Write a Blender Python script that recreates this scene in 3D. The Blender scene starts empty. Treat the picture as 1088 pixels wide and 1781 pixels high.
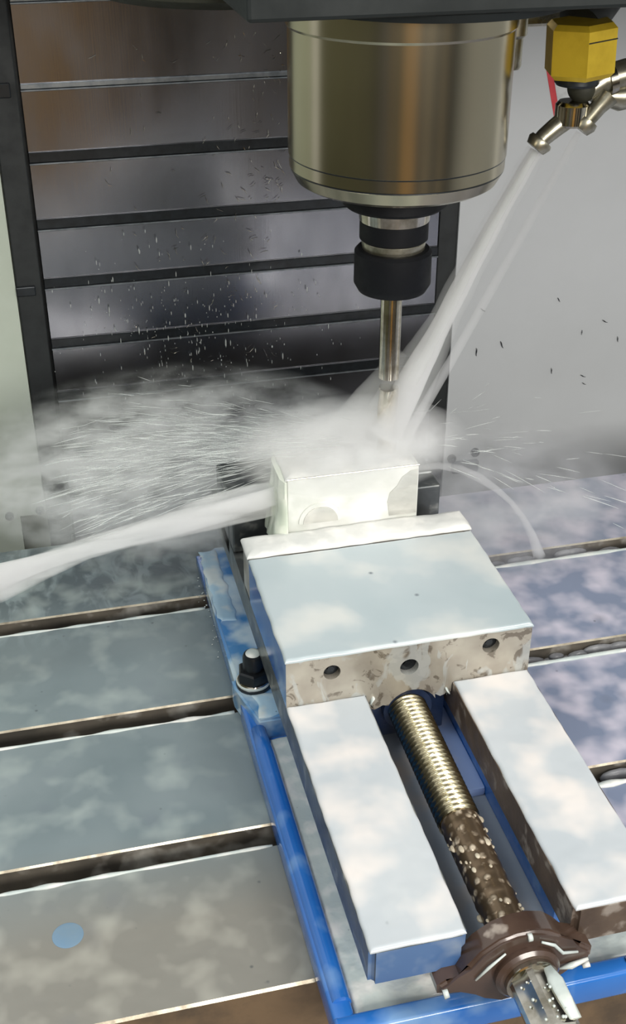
import bpy, bmesh, math, random
from mathutils import Vector, Matrix, noise
random.seed(7)
S = bpy.context.scene
COL = S.collection
# ---------------------------------------------------------------- camera
cam_d = bpy.data.cameras.new('camera'); cam = bpy.data.objects.new('camera', cam_d); COL.objects.link(cam)
S.camera = cam
cam_d.sensor_fit = 'HORIZONTAL'; cam_d.sensor_width = 36.0
cam_d.lens = 2100.0 / 1088.0 * 36.0
cam_d.clip_start = 0.01; cam_d.clip_end = 50
PIT, YAW = math.radians(-31.4), math.radians(13.7)
fw = Vector((math.sin(YAW)*math.cos(PIT), math.cos(YAW)*math.cos(PIT), math.sin(PIT)))
rt = Vector((math.cos(YAW), -math.sin(YAW), 0)); up = rt.cross(fw)
m = Matrix((rt, up, -fw)).transposed().to_4x4(); m.translation = Vector((-.191, -.9608, .5451))
cam.matrix_world = m
# ---------------------------------------------------------------- world
w = bpy.data.worlds.new('world'); S.world = w; w.use_nodes = True
bg = w.node_tree.nodes['Background']; bg.inputs[0].default_value = (.93, .95, .94, 1); bg.inputs[1].default_value = .85
# ---------------------------------------------------------------- lamps of the machine and an added front fill
def area(name, loc, target, size, sizey, power, color):
    d = bpy.data.lights.new(name, 'AREA'); d.shape = 'RECTANGLE'; d.size = size; d.size_y = sizey
    d.energy = power; d.color = color
    o = bpy.data.objects.new(name, d); COL.objects.link(o); o.location = loc
    o.rotation_euler = (Vector(target)-Vector(loc)).to_track_quat('-Z', 'Y').to_euler(); return o
area('machine_light', (.45, -.75, 1.25), (.02, -.4, 0), .5, .25, 6, (1, .97, .92))
area('machine_light', (-.55, -.55, 1.15), (-.02, -.3, 0), .35, .25, 3.5, (.93, 1, .97))
area('front_fill_light', (.25, -2.1, .85), (0.05, -.1, .15), 1.1, .5, 30, (1, .96, .9))  # added fill from the front, brightens the upright faces at the back
# ---------------------------------------------------------------- exposure
vs = S.view_settings; vs.view_transform = 'Standard'; vs.look = 'None'; vs.gamma = 1; vs.use_curve_mapping = False
vs.exposure = 0.0
S.cycles.volume_bounces = 5; S.cycles.transparent_max_bounces = 24; S.cycles.volume_max_steps = 256
S.cycles.volume_step_rate = 1.0

# ================================================================ materials
def srgb(r, g, b):
    f = lambda c: (c/255/12.92) if c/255 <= .04045 else ((c/255+.055)/1.055)**2.4
    return (f(r), f(g), f(b), 1)
def base_mat(name):
    mt = bpy.data.materials.new(name); mt.use_nodes = True
    nt = mt.node_tree; return mt, nt, nt.nodes['Principled BSDF']
def coords(nt, scale=(1, 1, 1), rot=(0, 0, 0)):
    tc = nt.nodes.new('ShaderNodeTexCoord'); mp = nt.nodes.new('ShaderNodeMapping')
    mp.inputs['Scale'].default_value = scale; mp.inputs['Rotation'].default_value = rot
    nt.links.new(tc.outputs['Object'], mp.inputs[0]); return mp.outputs[0]
def nz(nt, vec, scale, detail=4, rough=.5, dist=0):
    n = nt.nodes.new('ShaderNodeTexNoise'); n.inputs['Scale'].default_value = scale
    n.inputs['Detail'].default_value = detail; n.inputs['Roughness'].default_value = rough
    n.inputs['Distortion'].default_value = dist; nt.links.new(vec, n.inputs['Vector']); return n.outputs[0]
def ramp(nt, fac, stops):
    r = nt.nodes.new('ShaderNodeValToRGB'); e = r.color_ramp.elements
    while len(e) < len(stops): e.new(.5)
    for k, (p, c) in enumerate(stops):
        e[k].position = p; e[k].color = c if hasattr(c, '__len__') else (c, c, c, 1)
    nt.links.new(fac, r.inputs[0]); return r.outputs[0]
def mix(nt, fac, a, b):
    x = nt.nodes.new('ShaderNodeMix'); x.data_type = 'RGBA'
    if isinstance(fac, (int, float)): x.inputs[0].default_value = fac
    else: nt.links.new(fac, x.inputs[0])
    for v, i in ((a, 6), (b, 7)):
        if hasattr(v, 'is_linked') or hasattr(v, 'node'): nt.links.new(v, x.inputs[i])
        else: x.inputs[i].default_value = v
    return x.outputs[2]
def mth(nt, op, a, b=0.0, clamp=False):
    x = nt.nodes.new('ShaderNodeMath'); x.operation = op; x.use_clamp = clamp
    for v, i in ((a, 0), (b, 1)):
        if isinstance(v, (int, float)): x.inputs[i].default_value = v
        else: nt.links.new(v, x.inputs[i])
    return x.outputs[0]
def bump(nt, p, h, strength, dist):
    b = nt.nodes.new('ShaderNodeBump'); b.inputs['Strength'].default_value = strength
    b.inputs['Distance'].default_value = dist; nt.links.new(h, b.inputs['Height']); nt.links.new(b.outputs[0], p.inputs['Normal'])

def film_mat(name, cols, patch, lo, hi, scale, rough=.28, metal=0., coat=.4, fine=6, bstr=.4, small=None):
    """surface under a milky coolant film: base tones cols (two), patches of foam colour"""
    mt, nt, p = base_mat(name); v = coords(nt)
    c = ramp(nt, nz(nt, v, scale*.5, 3), [(.35, cols[0]), (.65, cols[1])])
    pn = nz(nt, v, scale, min(fine, 3), .45, .1)
    f = ramp(nt, pn, [(lo, 0.), (hi, 1.)])
    c = mix(nt, f, c, patch)
    if small:
        vor = nt.nodes.new('ShaderNodeTexVoronoi'); vor.inputs['Scale'].default_value = small
        nt.links.new(v, vor.inputs['Vector'])
        d = ramp(nt, vor.outputs['Distance'], [(.02, 1.), (.10, 0.)])
        g = ramp(nt, nz(nt, v, scale*1.3, 2), [(.50, 0.), (.58, 1.)])
        c = mix(nt, mth(nt, 'MULTIPLY', d, g), c, (cols[0][0]*.35, cols[0][1]*.35, cols[0][2]*.38, 1))
    nt.links.new(c, p.inputs['Base Color'])
    p.inputs['Metallic'].default_value = metal; p.inputs['Roughness'].default_value = rough
    p.inputs['Coat Weight'].default_value = coat; p.inputs['Coat Roughness'].default_value = .12
    bump(nt, p, pn, bstr, .002)
    return mt
def plain(name, col, rough=.5, metal=0., spots=None, scale=80, coat=0., bstr=.0, anis=0.):
    mt, nt, p = base_mat(name); v = coords(nt)
    if spots is None: spots = (col[0]*.75, col[1]*.75, col[2]*.75, 1)
    n = nz(nt, v, scale, 5, .6)
    c = ramp(nt, n, [(.35, spots), (.6, col)])
    nt.links.new(c, p.inputs['Base Color']); p.inputs['Metallic'].default_value = metal
    r = ramp(nt, n, [(.3, min(1, rough*1.4)), (.7, rough)]); nt.links.new(r, p.inputs['Roughness'])
    p.inputs['Coat Weight'].default_value = coat; p.inputs['Coat Roughness'].default_value = .1
    if anis: p.inputs['Anisotropic'].default_value = anis
    if bstr: bump(nt, p, n, bstr, .001)
    return mt
M = {}
def table_top_mat():
    mt, nt, p = base_mat('table_coolant'); v = coords(nt)
    sx = nt.nodes.new('ShaderNodeSeparateXYZ'); nt.links.new(v, sx.inputs[0]); X, Y = sx.outputs[0], sx.outputs[1]
    base = ramp(nt, nz(nt, v, 9, 3), [(.35, srgb(104, 117, 121)), (.65, srgb(122, 133, 136))])
    # near strip is nearly clear of milk: bare ground steel tone shows
    near = mth(nt, 'MULTIPLY', mth(nt, 'SUBTRACT', -.43, Y), 14, True)
    base = mix(nt, near, base, srgb(126, 124, 117))
    # right of the vise the table carries a thicker milky foam
    right = mth(nt, 'MULTIPLY', mth(nt, 'ADD', X, .02), 12, True)
    base = mix(nt, right, base, srgb(118, 128, 150))
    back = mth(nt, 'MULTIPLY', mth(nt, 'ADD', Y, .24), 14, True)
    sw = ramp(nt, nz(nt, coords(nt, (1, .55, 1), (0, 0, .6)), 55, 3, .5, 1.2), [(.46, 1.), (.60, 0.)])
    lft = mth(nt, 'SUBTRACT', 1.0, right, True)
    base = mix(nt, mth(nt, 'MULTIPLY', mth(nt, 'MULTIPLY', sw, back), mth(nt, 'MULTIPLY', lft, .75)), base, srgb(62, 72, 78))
    pn = nz(nt, v, 38, 2.5, .45, .1)
    thr = mth(nt, 'ADD', mth(nt, 'ADD', pn, mth(nt, 'MULTIPLY', right, .10)), mth(nt, 'MULTIPLY', back, .03))
    f = ramp(nt, thr, [(.50, 0.), (.78, .85)])
    foam = mix(nt, right, mix(nt, near, srgb(150, 160, 158), srgb(168, 166, 156)), srgb(200, 194, 206))
    c = mix(nt, f, base, foam)
    vor = nt.nodes.new('ShaderNodeTexVoronoi'); vor.inputs['Scale'].default_value = 36; vor.inputs['Randomness'].default_value = 1
    nt.links.new(v, vor.inputs['Vector'])
    d = ramp(nt, vor.outputs['Distance'], [(.12, 1.), (.34, 0.)])
    g = ramp(nt, nz(nt, v, 17, 2), [(.50, 0.), (.60, 1.)])
    c = mix(nt, mth(nt, 'MULTIPLY', mth(nt, 'MULTIPLY', d, g), mth(nt, 'ADD', mth(nt, 'MULTIPLY', right, .5), .2)), c, srgb(92, 98, 112))
    vor2 = nt.nodes.new('ShaderNodeTexVoronoi'); vor2.inputs['Scale'].default_value = 120
    nt.links.new(v, vor2.inputs['Vector'])
    d2 = ramp(nt, vor2.outputs['Distance'], [(.06, 1.), (.16, 0.)])
    g2 = ramp(nt, nz(nt, v, 30, 2), [(.60, 0.), (.64, 1.)])
    c = mix(nt, mth(nt, 'MULTIPLY', mth(nt, 'MULTIPLY', d2, g2), .6), c, srgb(60, 68, 72))
    nt.links.new(c, p.inputs['Base Color'])
    p.inputs['Roughness'].default_value = .33; p.inputs['Coat Weight'].default_value = .35; p.inputs['Coat Roughness'].default_value = .15
    bump(nt, p, pn, .35, .003)
    return mt
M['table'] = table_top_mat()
M['slot'] = film_mat('slot_wall', (srgb(84, 80, 74), srgb(128, 120, 108)), srgb(180, 176, 168), .52, .66, 45, .35, .4, .3)
M['edge'] = plain('bright_edge', srgb(176, 168, 150), .25, .7, srgb(120, 112, 98), 60)
M['table_front'] = plain('table_front_steel', srgb(122, 100, 74), .45, .35, srgb(88, 74, 58), 30, .3, .3)
M['foam'] = film_mat('milky_foam', (srgb(176, 182, 187), srgb(190, 194, 197)), srgb(216, 210, 206), .46, .66, 26, .35, 0, .5, 5, .6, 60)
M['foam_jaw'] = film_mat('milky_film', (srgb(164, 176, 180), srgb(176, 185, 188)), srgb(198, 200, 197), .50, .70, 22, .35, 0, .5, 4, .4, 50)
M['foam_white'] = film_mat('white_foam', (srgb(190, 191, 188), srgb(204, 203, 199)), srgb(220, 218, 213), .5, .7, 60, .45, 0, .3, 5, .8)
M['shoulder_foam'] = film_mat('pale_blue_foam', (srgb(150, 182, 204), srgb(168, 192, 206)), srgb(196, 206, 208), .45, .6, 60, .4, 0, .4, 4, .5, 130)
M['foam_floor'] = film_mat('tray_foam', (srgb(176, 186, 184), srgb(196, 202, 196)), srgb(218, 216, 210), .5, .7, 70, .45, 0, .3, 5, .8, 160)
M['blue'] = film_mat('blue_paint', (srgb(28, 96, 176), srgb(44, 112, 192)), srgb(120, 158, 204), .52, .72, 34, .22, 0, .6, 4, .2)
M['blue_milk'] = film_mat('blue_paint_under_milk', (srgb(60, 120, 178), srgb(98, 148, 186)), srgb(180, 198, 208), .42, .6, 38, .25, 0, .6, 4, .3)
M['web_blue'] = film_mat('periwinkle_wet_paint', (srgb(140, 164, 214), srgb(156, 176, 218)), srgb(176, 180, 206), .55, .7, 28, .25, 0, .5, 4, .2)
M['blue_lip_reflection'] = film_mat('painted_blue_lip_reflection', (srgb(58, 92, 142), srgb(76, 108, 152)), srgb(130, 146, 168), .55, .75, 40, .25, 0, .5, 3, .2)  # reflection of the blue lip, painted onto the left rail's steel front
M['jaw_steel'] = film_mat('ground_steel', (srgb(150, 142, 130), srgb(172, 165, 152)), srgb(192, 190, 184), .5, .7, 50, .3, .35, .3, 6, .3)
def jaw_mat():
    mt, nt, p = base_mat('stained_jaw_steel'); v = coords(nt)
    sx = nt.nodes.new('ShaderNodeSeparateXYZ'); nt.links.new(v, sx.inputs[0]); X = sx.outputs[0]
    c = ramp(nt, nz(nt, v, 50, 3), [(.35, srgb(152, 145, 133)), (.65, srgb(172, 166, 153))])
    mid = mth(nt, 'SUBTRACT', 1.0, mth(nt, 'MULTIPLY', mth(nt, 'ABSOLUTE', mth(nt, 'SUBTRACT', X, .001)), 34), True)
    end = mth(nt, 'MULTIPLY', mth(nt, 'SUBTRACT', X, .058), 80, True)
    msk = mth(nt, 'MAXIMUM', mid, end)
    n = nz(nt, v, 110, 4, .6, .6)
    a = ramp(nt, mth(nt, 'ADD', n, mth(nt, 'MULTIPLY', msk, .12)), [(.60, 0.), (.66, 1.)])
    b = ramp(nt, mth(nt, 'ADD', nz(nt, coords(nt, (1, 1, .5)), 75, 3, .5, 1.), mth(nt, 'MULTIPLY', msk, .10)), [(.58, 0.), (.64, 1.)])
    c = mix(nt, mth(nt, 'MULTIPLY', a, .75), c, srgb(92, 82, 70))
    c = mix(nt, mth(nt, 'MULTIPLY', b, .8), c, srgb(176, 178, 174))
    nt.links.new(c, p.inputs['Base Color']); p.inputs['Metallic'].default_value = .3; p.inputs['Roughness'].default_value = .3
    p.inputs['Coat Weight'].default_value = .3; return mt
M['jaw_front'] = jaw_mat()
M['rail_side'] = film_mat('rail_steel', (srgb(74, 78, 80), srgb(102, 106, 106)), srgb(140, 142, 138), .56, .7, 80, .35, .5, .2)
M['rail_brown'] = film_mat('rail_brown_steel', (srgb(84, 70, 60), srgb(112, 96, 82)), srgb(160, 150, 140), .58, .68, 90, .35, .4, .3)
M['channel'] = film_mat('channel_coolant', (srgb(128, 138, 152), srgb(150, 156, 166)), srgb(168, 156, 146), .52, .7, 25, .3, .0, .6, 4, .2)
M['screw'] = plain('screw_steel', srgb(196, 186, 156), .2, 1., srgb(150, 140, 112), 200)
M['screw_foam'] = None
M['cream'] = plain('cream_foam', srgb(184, 174, 154), .4, 0, srgb(160, 148, 128), 90, .4)
M['dark'] = plain('black_rubber', srgb(30, 34, 35), .5, 0, srgb(22, 26, 27), 60, .0)
M['chuck'] = plain('black_oxide', srgb(5, 7, 12), .55, 0, srgb(3, 4, 8), 60, 0)
for k_ in ('head', 'chuck') if 'head' in M else ('chuck',): M[k_].node_tree.nodes['Principled BSDF'].inputs['Specular IOR Level'].default_value = .25
M['dark_steel'] = plain('blackened_steel', srgb(34, 39, 43), .3, .5, srgb(22, 25, 28), 90, .2)
M['navy'] = plain('dark_nut_and_painted_shade', srgb(34, 46, 72), .25, 0, srgb(22, 32, 52), 60, .5)  # tone of the dark nut, and shade painted into the channel
M['head'] = plain('dark_green_paint', srgb(5, 15, 15), .6, 0, srgb(3, 11, 11), 20, 0)
M['olive'] = plain('olive_grey_casting', srgb(48, 48, 36), .5, .2, srgb(36, 36, 28), 20)
M['brown_bracket'] = film_mat('brown_bracket', (srgb(56, 42, 36), srgb(82, 64, 54)), srgb(150, 138, 128), .66, .72, 60, .25, .1, .6, 4, .4)
M['chrome'] = plain('bright_chrome', srgb(205, 200, 188), .12, 1., srgb(165, 158, 142), 90)
M['alu'] = film_mat('wet_aluminium', (srgb(205, 207, 200), srgb(220, 220, 214)), srgb(236, 236, 232), .45, .7, 40, .22, .15, .6, 4, .2)
M['alu_dim'] = film_mat('bare_aluminium', (srgb(182, 182, 176), srgb(198, 197, 190)), srgb(214, 212, 206), .5, .7, 60, .22, .4, .5, 4, .2)
M['gold'] = plain('yellow_brass', srgb(222, 190, 58), .28, .6, srgb(200, 168, 46), 40)
M['nickel'] = plain('nickel_fitting', srgb(168, 164, 148), .25, .9, srgb(126, 122, 104), 90)
M['red'] = plain('red_print', srgb(196, 60, 66), .5, 0, srgb(176, 48, 56), 60)
M['white_print'] = plain('white_print', srgb(196, 198, 198), .5)
M['panel_r'] = plain('grey_white_panel', srgb(190, 193, 195), .42, 0, srgb(182, 185, 187), 3, .15)
M['panel_l'] = plain('pale_green_white_panel', srgb(186, 194, 182), .45, 0, srgb(172, 180, 166), 5, .1)
M['froth'] = plain('grey_froth', srgb(132, 132, 134), .4, 0, srgb(104, 104, 108), 60, .3)
M['lip'] = plain('slat_lip', srgb(150, 156, 160), .3, .8, srgb(112, 118, 122), 60)

def cyl_spindle_mat():
    mt, nt, p = base_mat('turned_stainless'); v = coords(nt)
    n = nz(nt, v, 9, 2)
    nt.links.new(ramp(nt, n, [(.3, srgb(150, 143, 124)), (.7, srgb(176, 168, 146))]), p.inputs['Base Color'])
    p.inputs['Metallic'].default_value = 1; p.inputs['Roughness'].default_value = .22
    return mt
M['spindle'] = cyl_spindle_mat()
def slat_mat():
    mt, nt, p = base_mat('way_cover_stainless')
    n = nz(nt, coords(nt, (60, 1, 2)), 12, 4)
    n2 = nz(nt, coords(nt, (1, 1, .35)), 40, 5)
    nt.links.new(ramp(nt, n2, [(.3, srgb(130, 132, 139)), (.7, srgb(139, 140, 146))]), p.inputs['Base Color'])
    p.inputs['Metallic'].default_value = 1
    nt.links.new(ramp(nt, n2, [(.35, .24), (.65, .19)]), p.inputs['Roughness'])
    bump(nt, p, n, .03, .001); return mt
M['slat'] = slat_mat()
def screw_foam_mat():
    mt, nt, p = base_mat('bubbly_screw'); v = coords(nt)
    vor = nt.nodes.new('ShaderNodeTexVoronoi'); vor.inputs['Scale'].default_value = 210; nt.links.new(v, vor.inputs['Vector'])
    a = ramp(nt, vor.outputs['Distance'], [(.25, 1.), (.5, 0.)])
    g = ramp(nt, nz(nt, v, 90, 3), [(.42, 0.), (.6, 1.)])
    f = mth(nt, 'MULTIPLY', a, g)
    nt.links.new(mix(nt, f, srgb(124, 106, 86), srgb(190, 176, 156)), p.inputs['Base Color'])
    nt.links.new(mth(nt, 'SUBTRACT', .8, mth(nt, 'MULTIPLY', f, .8)), p.inputs['Metallic'])
    p.inputs['Roughness'].default_value = .28; bump(nt, p, f, .5, .001); return mt
M['screw_foam'] = screw_foam_mat()
def water_mat(name, col, dens, aniso=.2):
    mt = bpy.data.materials.new(name); mt.use_nodes = True; nt = mt.node_tree
    nt.nodes.remove(nt.nodes['Principled BSDF'])
    v = nt.nodes.new('ShaderNodeVolumeScatter'); v.inputs['Color'].default_value = col
    v.inputs['Density'].default_value = dens; v.inputs['Anisotropy'].default_value = aniso
    nt.links.new(v.outputs[0], nt.nodes['Material Output'].inputs['Volume']); return mt
def mist_mat(name, col, dens, scale, stretch, lo, hi, rot=(0, 0, 0), falls=(), rad=(1, 1, 1)):
    """heterogeneous spray; falls = list of (axis, start, end): density fades from 0 at start to 1 at end"""
    mt = bpy.data.materials.new(name); mt.use_nodes = True; nt = mt.node_tree
    nt.nodes.remove(nt.nodes['Principled BSDF'])
    v = nt.nodes.new('ShaderNodeVolumeScatter'); v.inputs['Color'].default_value = col; v.inputs['Anisotropy'].default_value = .1
    n = nz(nt, coords(nt, stretch, rot), scale, 4, .6, .4)
    f = mth(nt, 'MULTIPLY', mth(nt, 'SUBTRACT', n, lo), 1/(hi-lo), True)
    ln = nt.nodes.new('ShaderNodeVectorMath'); ln.operation = 'LENGTH'
    nt.links.new(coords(nt, tuple(1/q for q in rad)), ln.inputs[0])
    f = mth(nt, 'MULTIPLY', f, mth(nt, 'MULTIPLY', mth(nt, 'SUBTRACT', 1.0, ln.outputs['Value']), 1.7, True))
    sx = nt.nodes.new('ShaderNodeSeparateXYZ'); nt.links.new(coords(nt), sx.inputs[0])
    for ax, a, b in falls:
        f = mth(nt, 'MULTIPLY', f, mth(nt, 'MULTIPLY', mth(nt, 'SUBTRACT', sx.outputs[ax], a), 1/(b-a), True))
    nt.links.new(mth(nt, 'MULTIPLY', f, dens), v.inputs['Density'])
    nt.links.new(v.outputs[0], nt.nodes['Material Output'].inputs['Volume']); return mt
def strand_mat():
    mt, nt, p = base_mat('coolant_water'); p.inputs['Base Color'].default_value = srgb(225, 230, 226)
    p.inputs['Roughness'].default_value = .2; p.inputs['Transmission Weight'].default_value = .35; p.inputs['IOR'].default_value = 1.33
    p.inputs['Alpha'].default_value = .55
    return mt
M['strand'] = strand_mat()
M['sheet_water'] = film_mat('green_white_coolant', (srgb(192, 200, 184), srgb(206, 212, 196)), srgb(222, 224, 212), .5, .7, 50, .2, 0, .6, 3, .3)

# ================================================================ mesh helpers
def obj(name, bm, mat, parent=None, smooth=None, loc=None):
    me = bpy.data.meshes.new(name); bmesh.ops.recalc_face_normals(bm, faces=bm.faces[:]) if len(bm.faces) < 60000 else None
    bm.to_mesh(me); bm.free()
    for x in (mat if isinstance(mat, (list, tuple)) else [mat]): me.materials.append(M[x] if isinstance(x, str) else x)
    if smooth is not None:
        for p in me.polygons: p.use_smooth = True
        if smooth < 180: me.set_sharp_from_angle(angle=math.radians(smooth))
    o = bpy.data.objects.new(name, me); COL.objects.link(o)
    if loc is not None: o.location = loc
    if parent is not None:
        o.parent = parent; o.matrix_parent_inverse = Matrix.Identity(4)
        if loc is None: o.location = -Vector(parent_loc(parent))
    return o
def parent_loc(p):
    v = Vector((0, 0, 0))
    while p is not None: v = v + p.location; p = p.parent
    return v
def thing(name, label, cat, loc, group=None):
    o = bpy.data.objects.new(name, None); COL.objects.link(o); o.location = loc; o.empty_display_size = .02
    return tag(o, label, cat, group)
def tag(o, label, cat, group=None, kind=None):
    o['label'] = label; o['category'] = cat
    if group: o['group'] = group
    if kind: o['kind'] = kind
    return o
def struct(o): o['kind'] = 'structure'; return o
def box(bm, x0, x1, y0, y1, z0, z1, bev=0., seg=2, mi=0):
    r = bmesh.ops.create_cube(bm, size=1)['verts']
    for v in r: v.co = Vector(((x0+x1)/2+v.co.x*(x1-x0), (y0+y1)/2+v.co.y*(y1-y0), (z0+z1)/2+v.co.z*(z1-z0)))
    fs = {f for v in r for f in v.link_faces}
    for f in fs: f.material_index = mi
    if bev:
        es = list({e for v in r for e in v.link_edges})
        bmesh.ops.bevel(bm, geom=es, offset=bev, segments=seg, affect='EDGES', profile=.5)
    return bm
def B(*a, **k): return box(bmesh.new(), *a, **k)
def prism(bm, pts, axis, a, b, mi=0):
    """pts: 2D outline; extruded along axis from a to b"""
    def P(p, t):
        q = [p[0], p[1]]; q.insert(axis, t); return Vector(q)
    va = [bm.verts.new(P(p, a)) for p in pts]; vb = [bm.verts.new(P(p, b)) for p in pts]
    fs = [bm.faces.new(va), bm.faces.new(vb[::-1])]
    n = len(pts)
    for i in range(n): fs.append(bm.faces.new((va[i], vb[i], vb[(i+1) % n], va[(i+1) % n])))
    for f in fs: f.material_index = mi
    return bm
def lathe(bm, prof, c, axis='z', seg=48, mi=0, twist=None):
    """prof: list of (radius, height) revolved about axis through c"""
    rings = []
    for r, h in prof:
        ring = []
        for k in range(seg):
            a = 2*math.pi*k/seg
            u, v = r*math.cos(a), r*math.sin(a)
            p = (u, v, h) if axis == 'z' else (u, h, v) if axis == 'y' else (h, u, v)
            ring.append(bm.verts.new(Vector(p)+Vector(c)))
        rings.append(ring)
    for i in range(len(rings)-1):
        for k in range(seg):
            f = bm.faces.new((rings[i][k], rings[i][(k+1) % seg], rings[i+1][(k+1) % seg], rings[i+1][k])); f.material_index = mi
    bm.faces.new(rings[0]); bm.faces.new(rings[-1][::-1])
    return bm
def tube(bm, pts, rads, seg=12, flat=1.0, caps=True, jitter=0.):
    """swept tube along pts with radii"""
    pts = [Vector(p) for p in pts]; rings = []
    for i, p in enumerate(pts):
        t = (pts[min(i+1, len(pts)-1)]-pts[max(i-1, 0)]).normalized()
        a = t.cross(Vector((0, 0, 1)));
        if a.length < 1e-3: a = Vector((1, 0, 0))
        a.normalize(); b = t.cross(a).normalized()
        ring = []
        for k in range(seg):
            q = 2*math.pi*k/seg
            rr = rads[i]*(1+(jitter*noise.noise(Vector((i*.35, math.cos(q)*1.5, math.sin(q)*1.5))) if jitter else 0))
            ring.append(bm.verts.new(p+a*math.cos(q)*rr+b*math.sin(q)*rr*flat))
        rings.append(ring)
    for i in range(len(rings)-1):
        for k in range(seg): bm.faces.new((rings[i][k], rings[i][(k+1) % seg], rings[i+1][(k+1) % seg], rings[i+1][k]))
    if caps: bm.faces.new(rings[0][::-1]); bm.faces.new(rings[-1])
    return bm
def bez(p0, p1, p2, p3, n):
    o = []
    for i in range(n+1):
        t = i/n; o.append(Vector(p0)*(1-t)**3+Vector(p1)*3*t*(1-t)**2+Vector(p2)*3*t*t*(1-t)+Vector(p3)*t**3)
    return o
def foam_sheet(x0, x1, y0, y1, z, th, wav=.0007, nx=60, ny=60, bumps=.3, seed=0., rad=.004):
    """a layer of foam lying on a flat face: rounded rim, uneven height"""
    bm = bmesh.new(); g = []
    for j in range(ny+1):
        row = []
        for i in range(nx+1):
            u, v = i/nx, j/ny
            # denser rows near the rim
            u = .5-.5*math.cos(math.pi*u); v = .5-.5*math.cos(math.pi*v)
            x = x0+(x1-x0)*u; y = y0+(y1-y0)*v
            d = min(x-x0, x1-x, y-y0, y1-y)
            h = math.sqrt(max(0, 1-(1-min(1, d/rad))**2))
            w_ = noise.noise(Vector((x*90+seed, y*90, seed)))*wav
            nn = noise.noise(Vector((x*45+seed, y*45, seed)))*.6+noise.noise(Vector((x*160, y*160, seed)))*.3
            hx = (u-.5)*2; hy = (v-.5)*2
            k = 1-min(1, d/.008)
            row.append(bm.verts.new((x+w_*k*hx, y+w_*k*hy, z+th*h*(1+bumps*nn))))
        g.append(row)
    for j in range(ny):
        for i in range(nx): bm.faces.new((g[j][i], g[j][i+1], g[j+1][i+1], g[j+1][i]))
    return bm

# ================================================================ way cover behind (stainless slats)
YC = .12
zl = [.388, .3197, .2585, .2000, .1455, .0870, .0334, -.020, -.078, -.14]
cover = thing('way_cover', 'stainless steel telescopic cover of wide horizontal slats behind the spindle', 'machine cover', (.01, YC, -.14))
slats = []
for i in range(len(zl)):
    zt = .46 if i == 0 else zl[i-1]; zb = zl[i]
    off = -.0012*i
    s = obj('slat', B(-.181, .196, YC+off, YC+off+.004, zb+.0001, zt-.0004, bev=.0005, seg=1), 'slat', cover)
    slats.append(s)
    if i < len(zl)-1:
        bm = B(-.181, .196, YC+off-.0022, YC+off-.0001, zb-.0002, zb+(.0042 if i < 2 else .0088), bev=.0006, seg=1)
        obj('wiper', bm, 'lip' if i < 2 else 'dark_steel', s)
        obj('lip', B(-.181, .196, YC+off-.0038, YC+off-.0001, zb-.0018, zb-.0004, bev=.0004, seg=1), 'lip', s)
bk = obj('backing_plate', B(-.19, .20, YC+.005, YC+.010, -.2, .46), 'dark', cover)

# side guides (dark vertical strips) and splash panels
gl = obj('guide_strip', B(-.2055, -.1835, YC-.012, YC-.001, -.2, .46, bev=.001), 'dark')
tag(gl, 'black vertical rubber strip left of the steel slats', 'seal strip')
gr = obj('guide_strip', B(.197, .2158, YC-.004, YC+.004, -.2, .46, bev=.001), 'dark')
tag(gr, 'black vertical rubber strip right of the steel slats, behind the cutting tool', 'seal strip')
for k, (zz, h) in enumerate(((.322, .012), (.147, .009))):
    c = obj('clip', B(-.2062, -.189, YC-.016, YC-.0122, zz-h/2, zz+h/2, bev=.001), 'dark_steel', gl)
# left wall panel, with a stepped lower end
pts = [(-.2065, -.088), (-.2065, .5), (-.9, .5), (-.9, -.30), (-.2320, -.30), (-.2320, -.088)]
struct(obj('wall_left', prism(bmesh.new(), pts, 1, YC-.012, YC+.01), 'panel_l'))
struct(obj('wall_right', prism(bmesh.new(), [(.2160, -.30), (.2160, .5), (1.1, .5), (1.1, -.30)], 1, YC-.006, YC+.01), 'panel_r'))
struct(obj('wall_back', B(-.9, 1.1, YC+.013, YC+.02, -.6, .5), 'panel_l'))
def bolt_head(name, x, z, r, y, label, grp):
    o = obj(name, lathe(bmesh.new(), [(r, 0), (r, -.003), (r*.8, -.0042), (r*.45, -.0042), (r*.4, -.002)], (x, y, z), 'y', 20), 'dark_steel', smooth=30)
    tag(o, label, 'bolt', grp)
bolt_head('panel_bolt', -.2420, -.0855, .0042, YC-.012, 'dark round bolt head at the left lower corner of left panel, nearer the picture edge', 'panel bolts')
bolt_head('panel_bolt', -.2118, -.0830, .0042, YC-.012, 'round bolt head at the bottom of left panel, beside its right edge', 'panel bolts')
bolt_head('panel_bolt', .2245, -.0842, .0048, YC-.006, 'dark round bolt head at the bottom left corner of the right panel', 'panel bolts')
bolt_head('panel_bolt', .2510, -.0800, .0048, YC-.006, 'second round bolt head from the left along bottom of right panel', 'panel bolts')
o = obj('latch_block', B(.2245, .2545, YC-.013, YC-.006, -.1010, -.0880, bev=.0015), 'rail_side'); tag(o, 'small grey rectangular block below the two bolts on the right panel', 'bracket')

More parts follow.
